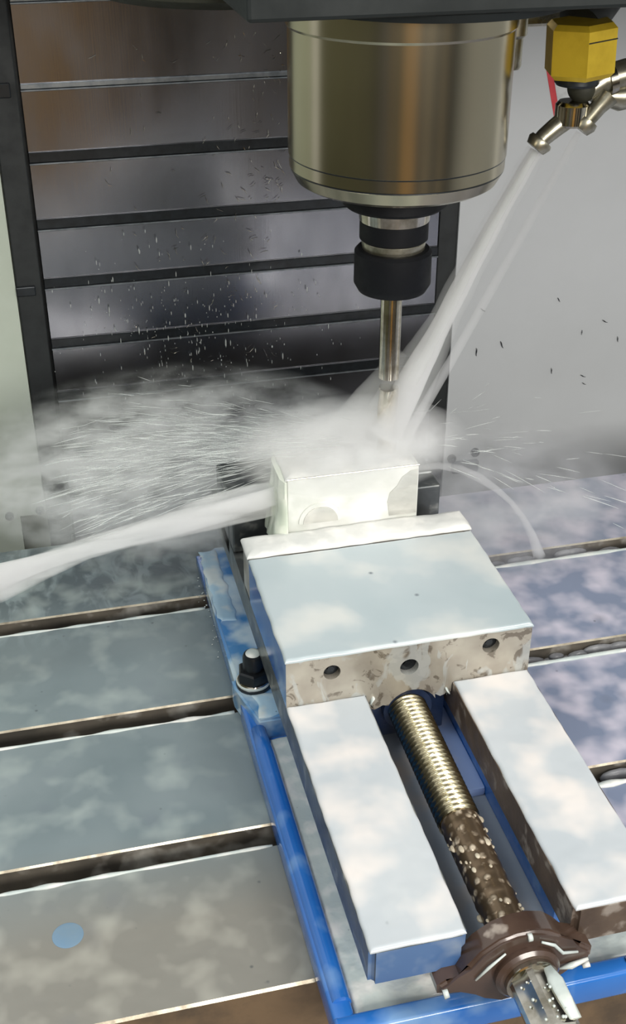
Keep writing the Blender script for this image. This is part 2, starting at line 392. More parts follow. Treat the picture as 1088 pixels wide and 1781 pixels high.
# chips stuck on the right panel
chips = [(970, 522), (1010, 578), (1072, 590), (1050, 560), (1012, 655), (1014, 668), (870, 600), (838, 540), (826, 612), (957, 645)]
CAMP = Vector((-.191, -.9608, .5451))
def unp(u, v, axis, val):
    d = fw+rt*(u-544)/2100-up*(v-890.5)/2100
    return CAMP+d*((val-CAMP[axis])/d[axis])
chip_at = ['topmost of the right-hand scatter', 'in the middle of the right-hand scatter', 'nearest the right picture edge', 'just left of the edge one',
           'upper one of the lowest close pair', 'lower one of the lowest close pair', 'left of centre, second from the left', 'leftmost of all, beside the thin jet',
           'lowest of the left-hand three', 'alone above the lowest close pair']
chip_bm = tube(bmesh.new(), bez((0, 0, .0035), (.0012, -.001, .0015), (.0002, -.0012, -.0005), (.0022, 0, -.0035), 6), [.0002, .0004, .0005, .0005, .0004, .0003, .0002], 6)
chip0 = obj('metal_chip', chip_bm, 'dark_steel', smooth=40)
for k, (u, v) in enumerate(chips):
    c = chip0 if k == 0 else chip0.copy()
    if k: COL.objects.link(c)
    c.location = unp(u, v, 1, YC-.0068); c.rotation_euler = (0, random.uniform(-.9, .9), 0); s = random.uniform(.7, 1.3); c.scale = (s, 1, s)
    tag(c, 'tiny dark metal chip on the right panel, ' + chip_at[k], 'metal chip', 'chips on the right panel')

# bright swarf and droplets stuck on the slats: nobody could count them
bm = bmesh.new()
for k in range(150):
    if k < 95:
        u = random.gauss(450, 40) if k < 65 else random.uniform(150, 480); v = random.uniform(60, 350)
        if u > 495: u = 990-u
    else: u = random.gauss(360, 80); v = random.uniform(340, 640)
    p = unp(u, v, 1, YC-.0115*(max(0, v-60)/600)-.0015)
    a = random.uniform(-1, 1)*1.4+ (math.pi/2 if random.random() < .3 else 0); L = random.uniform(.001, .0042)
    d = Vector((math.sin(a), 0, math.cos(a)))*L; bb = Vector((d.z, -.2*L, -d.x))*random.uniform(-.4, .4)
    tube(bm, [p-d, p-d*.2+bb, p+d*.4+bb*.4, p+d], [.0001, .00022, .0003, .0001], 5)
o = obj('swarf', bm, 'chrome'); tag(o, 'bright fine metal swarf clinging to the stainless slats', 'swarf', None, 'stuff')
bm = bmesh.new()
for k in range(420):
    u = random.gauss(330, 130); v = random.gauss(590, 90)
    if not (90 < u < 650 and 380 < v < 760): continue
    p = unp(u, v, 1, YC-.0012*8-.0005); r = random.uniform(.00015, .0005)*(1.6 if random.random() < .12 else 1)
    mtx = Matrix.Translation(p) @ Matrix.Diagonal((r, r*.5, r*random.uniform(1, 7.0), 1))
    bmesh.ops.create_icosphere(bm, subdivisions=1, radius=1, matrix=mtx)
o = obj('coolant_droplets', bm, 'strand', smooth=180); tag(o, 'milky coolant droplets running down the lower steel slats', 'droplets', None, 'stuff')

# ================================================================ table with T-slots
SL = [-.1944, -.3180, -.4415]; SW = .0165
prof = [(-.0945, -.11), (-.0945, 0)]
for s in SL:
    prof += [(s+.0010, 0), (s, -.0012), (s, -.020), (s+.008, -.020), (s+.008, -.032), (s-SW-.008, -.032), (s-SW-.008, -.020), (s-SW, -.020), (s-SW, -.0012), (s-SW-.0010, 0)]
prof += [(-.5548, 0), (-.5562, -.0014), (-.5562, -.11)]
bm = prism(bmesh.new(), prof, 0, -.75, .85)
bmesh.ops.recalc_face_normals(bm, faces=bm.faces[:])
for f in bm.faces:
    c = f.calc_center_median(); n = f.normal
    if abs(n.x) > .9: f.material_index = 3; continue
    if n.z > .9 and c.z > -.001: f.material_index = 0
    elif c.z > -.0013: f.material_index = 2
    elif c.y < -.556 : f.material_index = 3
    else: f.material_index = 1
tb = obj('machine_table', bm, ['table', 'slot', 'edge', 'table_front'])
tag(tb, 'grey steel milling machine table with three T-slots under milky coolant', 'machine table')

for s_ in SL:
    bm = bmesh.new()
    for xa, xb in ((-.75, -.0935), (.0935, .85)):
        n = int((xb-xa)/.004)
        pts = [(xa+(xb-xa)*i/n, s_-SW-.0006, .0002) for i in range(n+1)]
        rr = [max(.0003, (.0012 if xa < 0 else .0020)+.0016*noise.noise(Vector((p[0]*60, s_*50, 1)))) for p in pts]
        tube(bm, pts, rr, 8, .6)
    f = obj('foam_bead', bm, 'foam_floor', tb, smooth=180); f['kind'] = 'stuff'
    # froth lodged in the slots right of the vise, and black pits between it
    bm = bmesh.new()
    for k in range(26):
        x = random.uniform(.095, .32); r = random.uniform(.003, .009)
        bmesh.ops.create_icosphere(bm, subdivisions=2, radius=1, matrix=Matrix.Translation((x, s_-.0035, random.uniform(-.014, -.006))) @ Matrix.Diagonal((r*1.5, .0035, r*.6, 1)))
    f = obj('foam_clump', bm, 'froth', tb, smooth=180); f['kind'] = 'stuff'
M['blue_spot'] = plain('blue_spot_colour', srgb(104, 132, 156), .3, 0, srgb(112, 134, 150), 60, .3)
st_p = unp(118, 1627, 2, 0)
obj('blue_spot', lathe(bmesh.new(), [(.0086, -.0002), (.0086, .00015), (.0078, .0003)], (st_p.x, st_p.y, 0), 'z', 32), 'blue_spot', tb, smooth=60)  # thin flat disc, bluer than the table top around it

# ================================================================ vise
V0 = Vector((0, -.40, 0))
vise = thing('machine_vise', 'blue machine vise with foam covered steel jaws bolted on the table', 'vise', V0)
# base casting: plate, raised rim, lug, inner supports
bm = bmesh.new()
box(bm, -.0905, .0905, -.6000, -.150, .0003, .0085, .001)
def rim(bm, pts, w_, z0, z1):
    n = len(pts)
    for i in range(n-1):
        pass
box(bm, -.0912, -.0800, -.6035, -.345, .0002, .0185, .0025, 3)
box(bm, .0800, .0912, -.6035, -.345, .0002, .0185, .0025, 3)
box(bm, -.0912, .0912, -.6035, -.5925, .0001, .0187, .0022, 3)
base = obj('base_casting', bm, 'blue', vise, smooth=35)
# side shoulders (blue under milk) with rounded rear end
for sgn in (-1, 1):
    out = [(.0600, -.335), (.0912, -.335), (.0912, -.21), (.0895, -.185), (.0850, -.168), (.0780, -.160), (.0700, -.160), (.0600, -.165)]
    bm = prism(bmesh.new(), [(p[0]*sgn, p[1]) for p in out], 2, .0085, .022)
    bmesh.ops.bevel(bm, geom=[e for e in bm.edges if all(v.co.z > .02 for v in e.verts)], offset=.003, segments=3, affect='EDGES')
    obj('shoulder', bm, 'blue_milk', vise, smooth=40)
    bm = prism(bmesh.new(), [(p[0]*sgn, p[1]) for p in [(.0625, -.3755), (.0840, -.3755), (.0935, -.338), (.0935, -.330), (.0625, -.330)]], 2, .0070, .0245)
    bmesh.ops.bevel(bm, geom=[e for e in bm.edges if all(v.co.z > .02 for v in e.verts)], offset=.0015, segments=2, affect='EDGES')
    obj('clamp_lug', bm, 'blue_milk', vise, smooth=40)
    # long rounded rib in front of the lug
    bm = tube(bmesh.new(), [(.0848*sgn, -.372, .0140), (.0848*sgn, -.376, .0165), (.0846*sgn, -.40, .0168), (.0846*sgn, -.50, .0165), (.0846*sgn, -.585, .0165)], [.002, .0052, .0058, .0056, .0052], 14)
    obj('rib', bm, 'blue', vise, smooth=60)
# floor film inside the rim
fl = obj('foam_film', foam_sheet(-.0802, .0802, -.5930, -.38, .0084, .0060, nx=70, ny=80, seed=3.1), 'foam_floor', base, smooth=180); fl['kind'] = 'stuff'
# rail supports (casting under the rails) and channel floor
for sgn, nm in ((-1, 0), (1, 0)):
    bm = B(min(.036*sgn, .0650*sgn), max(.036*sgn, .0600*sgn), -.5680, -.155, .0080, .0515, .002)
    obj('rail_support', bm, 'blue', vise, smooth=35)
bm = B(-.0365, .0365, -.5690, -.155, .0082, .0200, .001)
obj('channel_floor', bm, 'channel', vise)
bm = B(.0150, .0362, -.4680, -.36, .0195, .0262, .002)
obj('channel_web', bm, 'web_blue', vise, smooth=35)
bm = B(-.0362, -.0120, -.5800, -.36, .0195, .0240, .002)
obj('channel_shade', bm, 'navy', vise, smooth=35)  # dark slab painted as the shadow left of the screw
YF, YB, ZR, ZJ = -.4234, -.3128, .074, .1088
YRF = -.6030
def rail(sgn, front, side):
    x0, x1 = sorted((.0275*sgn, .0762*sgn))
    bm = bmesh.new(); box(bm, x0, x1, YRF, -.1560, .0512, ZR-.0008)
    es = [e for e in bm.edges if abs(e.verts[0].co.x-e.verts[1].co.x) < 1e-5 and abs(e.verts[0].co.y-e.verts[1].co.y) < 1e-5 and e.verts[0].co.y < -.6]
    bmesh.ops.bevel(bm, geom=es, offset=.003, segments=3, affect='EDGES')
    bmesh.ops.recalc_face_normals(bm, faces=bm.faces[:])
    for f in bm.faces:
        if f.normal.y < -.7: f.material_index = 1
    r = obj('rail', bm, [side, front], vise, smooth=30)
    f = obj('foam_layer', foam_sheet(x0+.0003, x1-.0003, YRF+.0006, YF+.0002, ZR-.0009, .0019, nx=50, ny=120, seed=sgn*2.7+9, bumps=.18, rad=.0025), 'foam', r, smooth=180); f['kind'] = 'stuff'
    return r
r1 = rail(-1, 'blue_lip_reflection', 'rail_side'); r2 = rail(1, 'rail_brown', 'rail_brown')
r1['label'] = 'left rail with blue front end'; r2['label'] = 'right rail with brown steel front end'
# movable jaw: front face with three counterbored holes and an arch over the screw
def jaw_front():
    bm = bmesh.new()
    out = [(-.0762, ZR-.0005), (-.0762, ZJ-.001), (.0762, ZJ-.001), (.0762, ZR-.0005), (.0272, ZR-.0005), (.0268, .0665), (.0200, .0640), (.0165, .0665)]
    for k in range(0, 11):
        a = math.radians(25+k*13); out.append((.0165*math.cos(a)+.002, .0560+.0165*math.sin(a)))
    out += [(-.0165, .0640), (-.0215, .0615), (-.0268, .0640), (-.0272, ZR-.0005)]
    prism(bm, out, 1, YF, YB+.0005)
    return bm
bm = jaw_front(); bmesh.ops.recalc_face_normals(bm, faces=bm.faces[:])
bmesh.ops.triangulate(bm, faces=[f for f in bm.faces if len(f.verts) > 4])
for f in bm.faces:
    if abs(f.normal.x) > .9 and abs(f.calc_center_median().x) > .07: f.material_index = 1
jaw = obj('movable_jaw', bm, ['jaw_front', 'blue'], vise)
cut = bmesh.new()
for hx, hz, r in ((-.0485, .0955, .0052), (-.0008, .0905, .0058), (.0503, .0972, .0054)):
    lathe(cut, [(r, -.02), (r, .010)], (hx, YF, hz), 'y', 24)
me = bpy.data.meshes.new('cutter'); cut.to_mesh(me); cut.free(); co = bpy.data.objects.new('cutter', me); COL.objects.link(co)
co.location = (0, 0, 0)
jaw_world = jaw
md = jaw.modifiers.new('holes', 'BOOLEAN'); md.object = co; md.solver = 'EXACT'
bpy.context.view_layer.update()
dg = bpy.context.evaluated_depsgraph_get(); nm = bpy.data.meshes.new_from_object(jaw.evaluated_get(dg))
jaw.modifiers.clear(); jaw.data = nm; bpy.data.objects.remove(co)
for hx, hz, r in ((-.0485, .0955, .0052), (-.0008, .0905, .0058), (.0503, .0972, .0054)):
    bm = lathe(bmesh.new(), [(r-.0002, YF+.0045), (r-.0002, YF+.009)], (hx, 0, hz), 'y', 24)
    lathe(bm, [(r*.45, YF+.0030), (r*.45, YF+.0046)], (hx, 0, hz), 'y', 6)
    obj('screw_hole', bm, 'dark_steel', jaw)
f = obj('foam_layer', foam_sheet(-.0768, .0768, YF-.0006, YB-.0018, ZJ-.0016, .0024, nx=90, ny=80, seed=1.3, bumps=.08, rad=.0025), 'foam_jaw', jaw, smooth=180); f['kind'] = 'stuff'
pl = obj('jaw_plate', B(-.0762, .0762, YB+.0008, -.2915, .0745, .1105, .0012), 'jaw_steel', jaw)
f = obj('foam_ridge', foam_sheet(-.0775, .0775, YB-.0008, -.2905, .1085, .0046, nx=110, ny=24, seed=5.5, bumps=.35, rad=.008), 'foam_white', jaw, smooth=180); f['kind'] = 'stuff'
# bracket seal round the screw behind the arch
bm = lathe(bmesh.new(), [(.0155, YF+.004), (.0155, YF+.02)], (.001, 0, .0545), 'y', 32)
box(bm, -.0262, .0268, YF+.010, YF+.03, .030, .0660, .001)
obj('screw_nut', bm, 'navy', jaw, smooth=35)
# streaks of wet film down the front face around the middle hole
bm = bmesh.new()
for pts, rr in (([(.0230, .0700), (.0245, .0680), (.0235, .0655)], [.0026, .0030, .0016]),
                ([(-.0225, .0720), (-.0245, .0680), (-.0235, .0650)], [.0030, .0026, .0016])):
    tube(bm, [(x, YF-.0001, z) for x, z in pts], rr, 10, .25, jitter=.8)
f = obj('coolant_streak', bm, 'foam_floor', jaw, smooth=180); f['kind'] = 'stuff'
# fixed jaw
bm = B(-.0762, .0762, -.2350, -.187, .060, .1115, .0015)
box(bm, -.0600, .0600, -.2340, -.160, .0080, .0625, .001)
fj = obj('fixed_jaw', bm, 'rail_side', vise)
obj('jaw_plate', B(-.0762, .0762, -.2525, -.2355, .0745, .1095, .0012), 'rail_side', fj)
# lead screw with ridged thread and a bubble covered shank
AX, AZ = .0008, .0545
P0 = Vector((AX, YF+.010, AZ)); P1 = Vector((AX, -.5990, .0510))
def on(t): return P0.lerp(P1, t)
def sweep(prof_, seg=28):
    d = (P1-P0).normalized(); a = Vector((1, 0, 0)); b = d.cross(a).normalized()
    bm = bmesh.new(); rings = []
    for t, r, ph in prof_:
        c = on(t); rings.append([bm.verts.new(c+a*r*math.cos(2*math.pi*k/seg)+b*r*math.sin(2*math.pi*k/seg)) for k in range(seg)])
    for i in range(len(rings)-1):
        for k in range(seg): bm.faces.new((rings[i][k], rings[i][(k+1) % seg], rings[i+1][(k+1) % seg], rings[i+1][k]))
    bm.faces.new(rings[0]); bm.faces.new(rings[-1][::-1]); return bm
def helix(t0, t1, pitch, r0, r1, seg=28, sub=4):
    """true helical thread: radius follows angle and advance"""
    d = (P1-P0); L = d.length; dn = d.normalized(); a = Vector((1, 0, 0)); b = dn.cross(a).normalized()
    n = int((t1-t0)*L/pitch*sub*2); bm = bmesh.new(); rings = []
    for i in range(n+1):
        t = t0+(t1-t0)*i/n; s = t*L; c = on(t); ring = []
        for k in range(seg):
            q = 2*math.pi*k/seg; ph = (s/pitch+k/seg) % 1
            r = r0+(r1-r0)*max(0, min(1, 1.6*(abs(ph-.5)*2)-.3))
            ring.append(bm.verts.new(c+a*r*math.cos(q)+b*r*math.sin(q)))
        rings.append(ring)
    for i in range(n):
        for k in range(seg): bm.faces.new((rings[i][k], rings[i][(k+1) % seg], rings[i+1][(k+1) % seg], rings[i+1][k]))
    bm.faces.new(rings[0]); bm.faces.new(rings[-1][::-1]); return bm
ls = obj('lead_screw', sweep([(0, .0098, 0), (1.0, .0090, 0)]), 'screw', vise, smooth=35)
obj('thread', helix(.01, .545, .0037, .0104, .0122, 36), 'screw', ls, smooth=50)
bm = bmesh.new()
pr = [(.545, .0108, 0)]
for k in range(1, 40):
    t = .545+.44*k/40; pr.append((t, .0113-.0008*k/40+.0006*noise.noise(Vector((k*.8, 0, 0))), 0))
pr.append((.99, .0095, 0))
obj('foamy_shank', sweep(pr), 'screw_foam', ls, smooth=180)
bm = bmesh.new()
for k in range(34):
    t = random.uniform(.56, .97); q = random.uniform(-.4, math.pi+.4); c = on(t); r = random.choice((.0006, .0009, .0014, .0019))
    p = c+Vector((math.cos(q)*.0110, 0, math.sin(q)*.0110))
    bmesh.ops.create_icosphere(bm, subdivisions=2, radius=1, matrix=Matrix.Translation(p) @ Matrix.Diagonal((r, r*1.4, r*.5, 1)))
f = obj('foam_bubbles', bm, 'cream', ls, smooth=180); f['kind'] = 'stuff'
# bearing bracket (dark brown, winged) and drive end
br_out = [(-.0440, .0440), (-.0445, .0500), (-.0400, .0530), (-.0330, .0530), (-.0300, .0600), (-.0240, .0680), (-.0150, .0745), (-.0060, .0770), (.0030, .0770),
          (.0110, .0745), (.0170, .0690), (.0215, .0635), (.0290, .0600), (.0350, .0550), (.0350, .0490), (.0290, .0460), (.0200, .0440), (.0140, .0400), (.0080, .0340), (-.0010, .0300),
          (-.0110, .0290), (-.0150, .0310), (-.0180, .0370), (-.0240, .0420), (-.0330, .0420)]
bm = prism(bmesh.new(), br_out, 1, -.6120, -.5990)
bmesh.ops.bevel(bm, geom=[e for e in bm.edges if all(v.co.y < -.61 for v in e.verts)], offset=.0022, segments=3, affect='EDGES')
bb = obj('bearing_bracket', bm, 'brown_bracket', vise, smooth=40)
obj('bearing_ring', lathe(bmesh.new(), [(.0165, -.6115), (.0165, -.6150), (.0148, -.6165), (.0120, -.6165)], (0, 0, .0510), 'y', 40), 'brown_bracket', bb, smooth=35)
bm = bmesh.new()
tube(bm, [(.0170, -.6135, .0480), (.0230, -.6140, .0490), (.0320, -.6135, .0510)], [.0004, .0017, .0008], 10)
tube(bm, [(.0300, -.6130, .0455), (.0335, -.6130, .0462)], [.0012, .0016], 10)
tube(bm, [(.0060, -.6130, .0700), (.0130, -.6132, .0660), (.0180, -.6132, .0590), (.0260, -.6132, .0575)], [.0006, .0009, .0009, .0006], 8)
tube(bm, [(-.0260, -.6130, .0520), (-.0200, -.6135, .0600), (-.0120, -.6130, .0670)], [.0005, .0008, .0005], 8)
tube(bm, [(-.0420, -.6130, .0465), (-.0395, -.6130, .0470)], [.0024, .0022], 10)
tube(bm, [(-.0010, -.6120, .0740), (.0010, -.6120, .0740)], [.0020, .0020], 10)
f = obj('foam_trickle', bm, 'foam_floor', bb, smooth=180); f['kind'] = 'stuff'
# drive end: ribbed shaft with flats
def drive():
    bm = bmesh.new(); prof_ = []
    seg = 24; rings = []
    ys = [-.6150, -.6160, -.6500, -.6515]
    rs = [.0112, .0122, .0122, .0112]
    for y, r in zip(ys, rs):
        ring = []
        for k in range(seg):
            q = 2*math.pi*k/seg+.15; rr = r*(1.0 if (k // 2) % 2 else .90)
            ring.append(bm.verts.new((AX+rr*math.cos(q), y, .0500+rr*math.sin(q))))
        rings.append(ring)
    for i in range(3):
        for k in range(seg): bm.faces.new((rings[i][k], rings[i][(k+1) % seg], rings[i+1][(k+1) % seg], rings[i+1][k]))
    bm.faces.new(rings[0]); bm.faces.new(rings[-1][::-1]); return bm
dr = obj('drive_shaft', drive(), 'chrome', vise, smooth=25); dr['label'] = 'shiny ribbed drive end of the screw'
bm = lathe(bmesh.new(), [(.0132, -.6166), (.0132, -.6190), (.0124, -.6195)], (AX, 0, .0502), 'y', 32)
obj('collar', bm, 'chrome', dr, smooth=30)
bm = bmesh.new()
tube(bm, [(AX+.0066, -.6200, .0603), (AX+.0072, -.6280, .0602), (AX+.0074, -.6380, .0600), (AX+.0074, -.6485, .0596)], [.0018, .0034, .0032, .0026], 12, .5, jitter=.6)
for k in range(36):
    q = random.uniform(.2, 2.6); r = random.uniform(.0004, .0010)
    bmesh.ops.create_icosphere(bm, subdivisions=1, radius=r, matrix=Matrix.Translation((AX+.0119*math.cos(q), random.uniform(-.648, -.620), .0500+.0119*math.sin(q))))
f = obj('foam_patch', bm, 'foam_floor', dr, smooth=180); f['kind'] = 'stuff'
# small shiny screw on the front lip, right picture edge
bm = lathe(bmesh.new(), [(.0042, .0180), (.0042, .0198), (.0034, .0204), (.0016, .0204), (.0016, .0192)], (.0690, -.5975, 0), 'z', 20)
obj('plug_screw', bm, 'chrome', vise, smooth=30)
for xa, xb, ya, yb, sd in ((-.0900, -.0765, -.262, -.166, 4.), (-.0830, -.0660, -.372, -.350, 6.)):
    f = obj('foam_film', foam_sheet(xa, xb, ya, yb, .0216 if sd < 5 else .0241, .0016, nx=24, ny=50, seed=sd, wav=.003, bumps=.3, rad=.004), 'shoulder_foam', vise, smooth=180); f['kind'] = 'stuff'
# bubbles crowding the left shoulder
bm = bmesh.new()
for k in range(130):
    x = random.gauss(-.086, .0045); y = random.uniform(-.28, -.17); zz = .0216 if x > -.0905 else .0008; r = random.uniform(.0003, .0009)
    bmesh.ops.create_icosphere(bm, subdivisions=1, radius=1, matrix=Matrix.Translation((x, y, zz)) @ Matrix.Diagonal((r, r, r*.6, 1)))
o = obj('foam_bubbles', bm, 'foam_floor', vise, smooth=180); o['kind'] = 'stuff'

# ================================================================ clamping bolt in the left lug
BX, BY = -.0800, -.338
bt = thing('clamping_bolt', 'black stud and flanged nut holding the blue vise lug on its left side', 'bolt', (BX, BY, .0245))
def hexp(bm, r, z0, z1, rot=0., ch=.0012):
    a = [rot+math.pi/3*k for k in range(6)]
    prof_ = [(r-ch, z0), (r, z0+ch), (r, z1-ch), (r-ch, z1)]; rings = [[bm.verts.new((BX+q*math.cos(t), BY+q*math.sin(t), z)) for t in a] for q, z in prof_]
    for i in range(3):
        for k in range(6): bm.faces.new((rings[i][k], rings[i][(k+1) % 6], rings[i+1][(k+1) % 6], rings[i+1][k]))
    bm.faces.new(rings[0]); bm.faces.new(rings[-1][::-1]); return bm
obj('washer', lathe(bmesh.new(), [(.0118, .0246), (.0120, .0252), (.0120, .0270), (.0112, .0276)], (BX, BY, 0), 'z', 32), 'dark_steel', bt, smooth=30)
obj('nut', hexp(bmesh.new(), .0110, .0276, .0385, .35), 'dark_steel', bt)
obj('flange', lathe(bmesh.new(), [(.0112, .0277), (.0115, .0283), (.0106, .0300)], (BX, BY, 0), 'z', 32), 'chrome', bt, smooth=30)
bm = lathe(bmesh.new(), [(.0070, .0380), (.0070, .0480), (.0062, .0500), (.0035, .0507)], (BX, BY, 0), 'z', 28)
st = obj('stud', bm, 'dark_steel', bt, smooth=30)
f = obj('foam_cap', lathe(bmesh.new(), [(.0050, .0504), (.0042, .0516), (.0020, .0522)], (BX, BY, 0), 'z', 24), 'foam_floor', st, smooth=60); f['kind'] = 'stuff'
f = obj('foam_ring', lathe(bmesh.new(), [(.0114, .0268), (.0118, .0282), (.0110, .0292)], (BX, BY, 0), 'z', 32), 'foam_floor', bt, smooth=60); f['kind'] = 'stuff'

# ================================================================ workpiece
WX0, WX1, WY0, WY1, WZ0, WZ1 = -.0452, .0455, -.2912, -.2528, .0800, .1512
wp = thing('aluminium_workpiece', 'wet bright aluminium block clamped in the vise under the cutting tool', 'workpiece', (0, -.272, WZ0))
obj('block', B(WX0, WX1, WY0, WY1, WZ0, WZ1, .0006, 2), 'alu', wp)
# bare corner at the right of the front face, and the half round boss at its left
pts = [(WX1-.0008, .1140), (WX1-.0008, .1480), (WX1-.0060, .1475), (WX1-.0120, .1430), (WX1-.0150, .1370), (WX1-.0200, .1320), (WX1-.0215, .1250), (WX1-.0200, .1140)]
obj('bare_face', prism(bmesh.new(), pts, 1, WY0-.0004, WY0+.001), 'alu_dim', wp)
bx = WX0+.0225
def semi(r): return [(bx+r*math.cos(math.pi*k/20), .1165+r*math.sin(math.pi*k/20)) for k in range(21)]
obj('boss', prism(bmesh.new(), semi(.0150), 1, WY0-.0010, WY0+.001), 'alu', wp)
obj('boss_face', prism(bmesh.new(), semi(.0120), 1, WY0-.0016, WY0+.001), 'alu_dim', wp)
bm = tube(bmesh.new(), [(WX0, WY0, WZ1), (WX1, WY0, WZ1)], [.0006, .0006], 8); obj('machined_edge', bm, 'chrome', wp)
f = obj('foam_layer', foam_sheet(WX0-.001, WX1-.001, WY0+.0005, WY1+.002, WZ1-.0010, .0026, nx=70, ny=40, seed=8.8, bumps=.9, rad=.006), 'foam_white', wp, smooth=180); f['kind'] = 'stuff'

# ================================================================ spindle, holder, cutter
SX, SY = .0285, -.27
head = thing('spindle_carrier', 'dark green painted spindle head along the top of the picture', 'spindle head', (.1, -.2, .444))
bm = bmesh.new(); box(bm, -.0766, .60, -.36, .02, .4440, .62, .002)
obj('housing', bm, 'head', head)
bm = lathe(bmesh.new(), [(.082, .4480), (.086, .4430), (.084, .4390), (.070, .4370)], (SX+.012, SY, 0), 'z', 72)
obj('mounting_ring', bm, 'head', head, smooth=40)
bm = bmesh.new()
lathe(bm, [(.095, .46), (.095, .4290), (.088, .4240), (.06, .4235)], (-.040, -.105, 0), 'z', 64)
obj('rear_boss', bm, 'olive', head, smooth=40)
box_bm = B(-.30, -.115, -.16, -.03, .4300, .60, .004)
obj('side_cover', box_bm, 'head', head)
sp = thing('spindle', 'large polished steel spindle nose cylinder hanging from the dark head', 'spindle', (SX, SY, .44))
obj('housing', lathe(bmesh.new(), [(.0600, .4420), (.0655, .4400), (.0655, .4270), (.0645, .4255), (.0645, .3555), (.0640, .3550)], (SX, SY, 0), 'z', 128), 'spindle', sp, smooth=30)
obj('nose_ring', lathe(bmesh.new(), [(.0632, .3550), (.0640, .3545), (.0640, .3480), (.0632, .3474), (.0636, .3468), (.0600, .3400), (.0560, .3377), (.0400, .3365)], (SX, SY, 0), 'z', 128), 'spindle', sp, smooth=30)
bm = lathe(bmesh.new(), [(.0642, .3552), (.0642, .3546), (.0637, .3544)], (SX, SY, 0), 'z', 96); obj('groove', bm, 'dark_steel', sp)
bm = lathe(bmesh.new(), [(.0636, .3476), (.0637, .3470), (.0630, .3468)], (SX, SY, 0), 'z', 96); obj('groove', bm, 'dark_steel', sp)
bm = lathe(bmesh.new(), [(.036, .3367), (.036, .3335), (.030, .3325)], (SX, SY, 0), 'z', 64); obj('nose_face', bm, 'olive', sp, smooth=30)
th = thing('tool_holder', 'black collet chuck under the spindle with stepped dark and silver rings', 'tool holder', (SX, SY, .325))
def part(name, prof_, mat, par, seg=64, sm=30): return obj(name, lathe(bmesh.new(), [(r, h+.0078) for r, h in prof_], (SX, SY, 0), 'z', seg), mat, par, smooth=sm)
part('flange', [(.0300, .3244), (.0318, .3235), (.0322, .3170), (.0300, .3150), (.0225, .3140)], 'chuck', th)
part('neck', [(.0218, .3142), (.0222, .3135), (.0215, .3060), (.0210, .3056)], 'chrome', th)
part('groove_ring', [(.0208, .3056), (.0212, .3050), (.0212, .2945), (.0200, .2935)], 'chuck', th)
part('collar', [(.0196, .2936), (.0200, .2930), (.0190, .2850), (.0185, .2845)], 'nickel', th)
cn = part('collet_nut', [(.0180, .2882), (.0222, .2880), (.0240, .2860), (.0242, .2660), (.0215, .2612), (.0150, .2602), (.0085, .2602), (.008, .262)], 'chuck', th)
ct = thing('end_mill', 'long silver end mill cutter between the black chuck and the block', 'cutting tool', (SX, SY, .26))
part('shank', [(.0066, .2620), (.0068, .2610), (.0068, .2000)], 'chrome', ct, 32)
def flutes():
    bm = bmesh.new(); seg = 36; rings = []
    for i in range(33):
        z = .2000-i*.0015; ring = []
        for k in range(seg):
            q = 2*math.pi*k/seg; r = .0050+.0019*abs(math.cos(1.5*(q)+i*.14))**.6
            ring.append(bm.verts.new((SX+r*math.cos(q), SY+r*math.sin(q), z)))
        rings.append(ring)
    for i in range(32):
        for k in range(seg): bm.faces.new((rings[i][k], rings[i][(k+1) % seg], rings[i+1][(k+1) % seg], rings[i+1][k]))
    bm.faces.new(rings[0]); bm.faces.new(rings[-1][::-1]); return bm
obj('flutes', flutes(), 'chrome', ct, smooth=40)

# ================================================================ coolant nozzles
NY = -.27
def N(u, v, y=NY): return unp(u, v, 1, y)
nz_ = thing('coolant_nozzle', 'yellow brass fitting with silver swivel tubes at the upper right', 'coolant nozzle', N(1008, 85))
def hexprism(c, r, h, axis, rot=0., ch=.002, n=6):
    bm = bmesh.new(); ax = Vector(axis).normalized(); a = ax.cross(Vector((0, 1, 0))).normalized(); b = ax.cross(a)
    rings = []
    for q, z in ((r-ch, -h/2), (r, -h/2+ch), (r, h/2-ch), (r-ch, h/2)):
        rings.append([bm.verts.new(Vector(c)+ax*z+(a*math.cos(rot+2*math.pi*k/n)+b*math.sin(rot+2*math.pi*k/n))*q) for k in range(n)])
    for i in range(3):
        for k in range(n): bm.faces.new((rings[i][k], rings[i][(k+1) % n], rings[i+1][(k+1) % n], rings[i+1][k]))
    bm.faces.new(rings[0]); bm.faces.new(rings[-1][::-1]); return bm
gc = N(1009, 84)
obj('brass_body', hexprism(gc, .0215, .0310, (-.05, 0, 1), .30, .0030), 'gold', nz_)
obj('brass_seam', hexprism(gc+Vector((0, 0, .0065)), .0217, .0010, (-.05, 0, 1), .30, .0004), 'olive', nz_)
obj('flange', lathe(bmesh.new(), [(.0125, -.0205), (.0135, -.0190), (.0130, -.0145)], gc, 'z', 32), 'dark_steel', nz_, smooth=30)
bm = bmesh.new(); bmesh.ops.create_uvsphere(bm, u_segments=24, v_segments=16, radius=.0090, matrix=Matrix.Translation(N(1012, 152)))
obj('swivel_ball', bm, 'olive', nz_, smooth=180)
tube_ = lambda pts, r, seg=18: tube(bmesh.new(), pts, r, seg)
obj('side_tube', tube_([N(1018, 160), N(1045, 140), N(1088, 128), N(1120, 122)], [.0070, .0085, .0088, .0088]), 'nickel', nz_, smooth=60)
obj('clamp_band', tube_([N(1052, 140), N(1064, 136)], [.0102, .0102]), 'chrome', nz_, smooth=30)
obj('elbow', lathe(bmesh.new(), [(.0085, -.0075), (.0102, -.0060), (.0104, .0050), (.0085, .0070)], N(994, 196), 'z', 28), 'chrome', nz_, smooth=40)
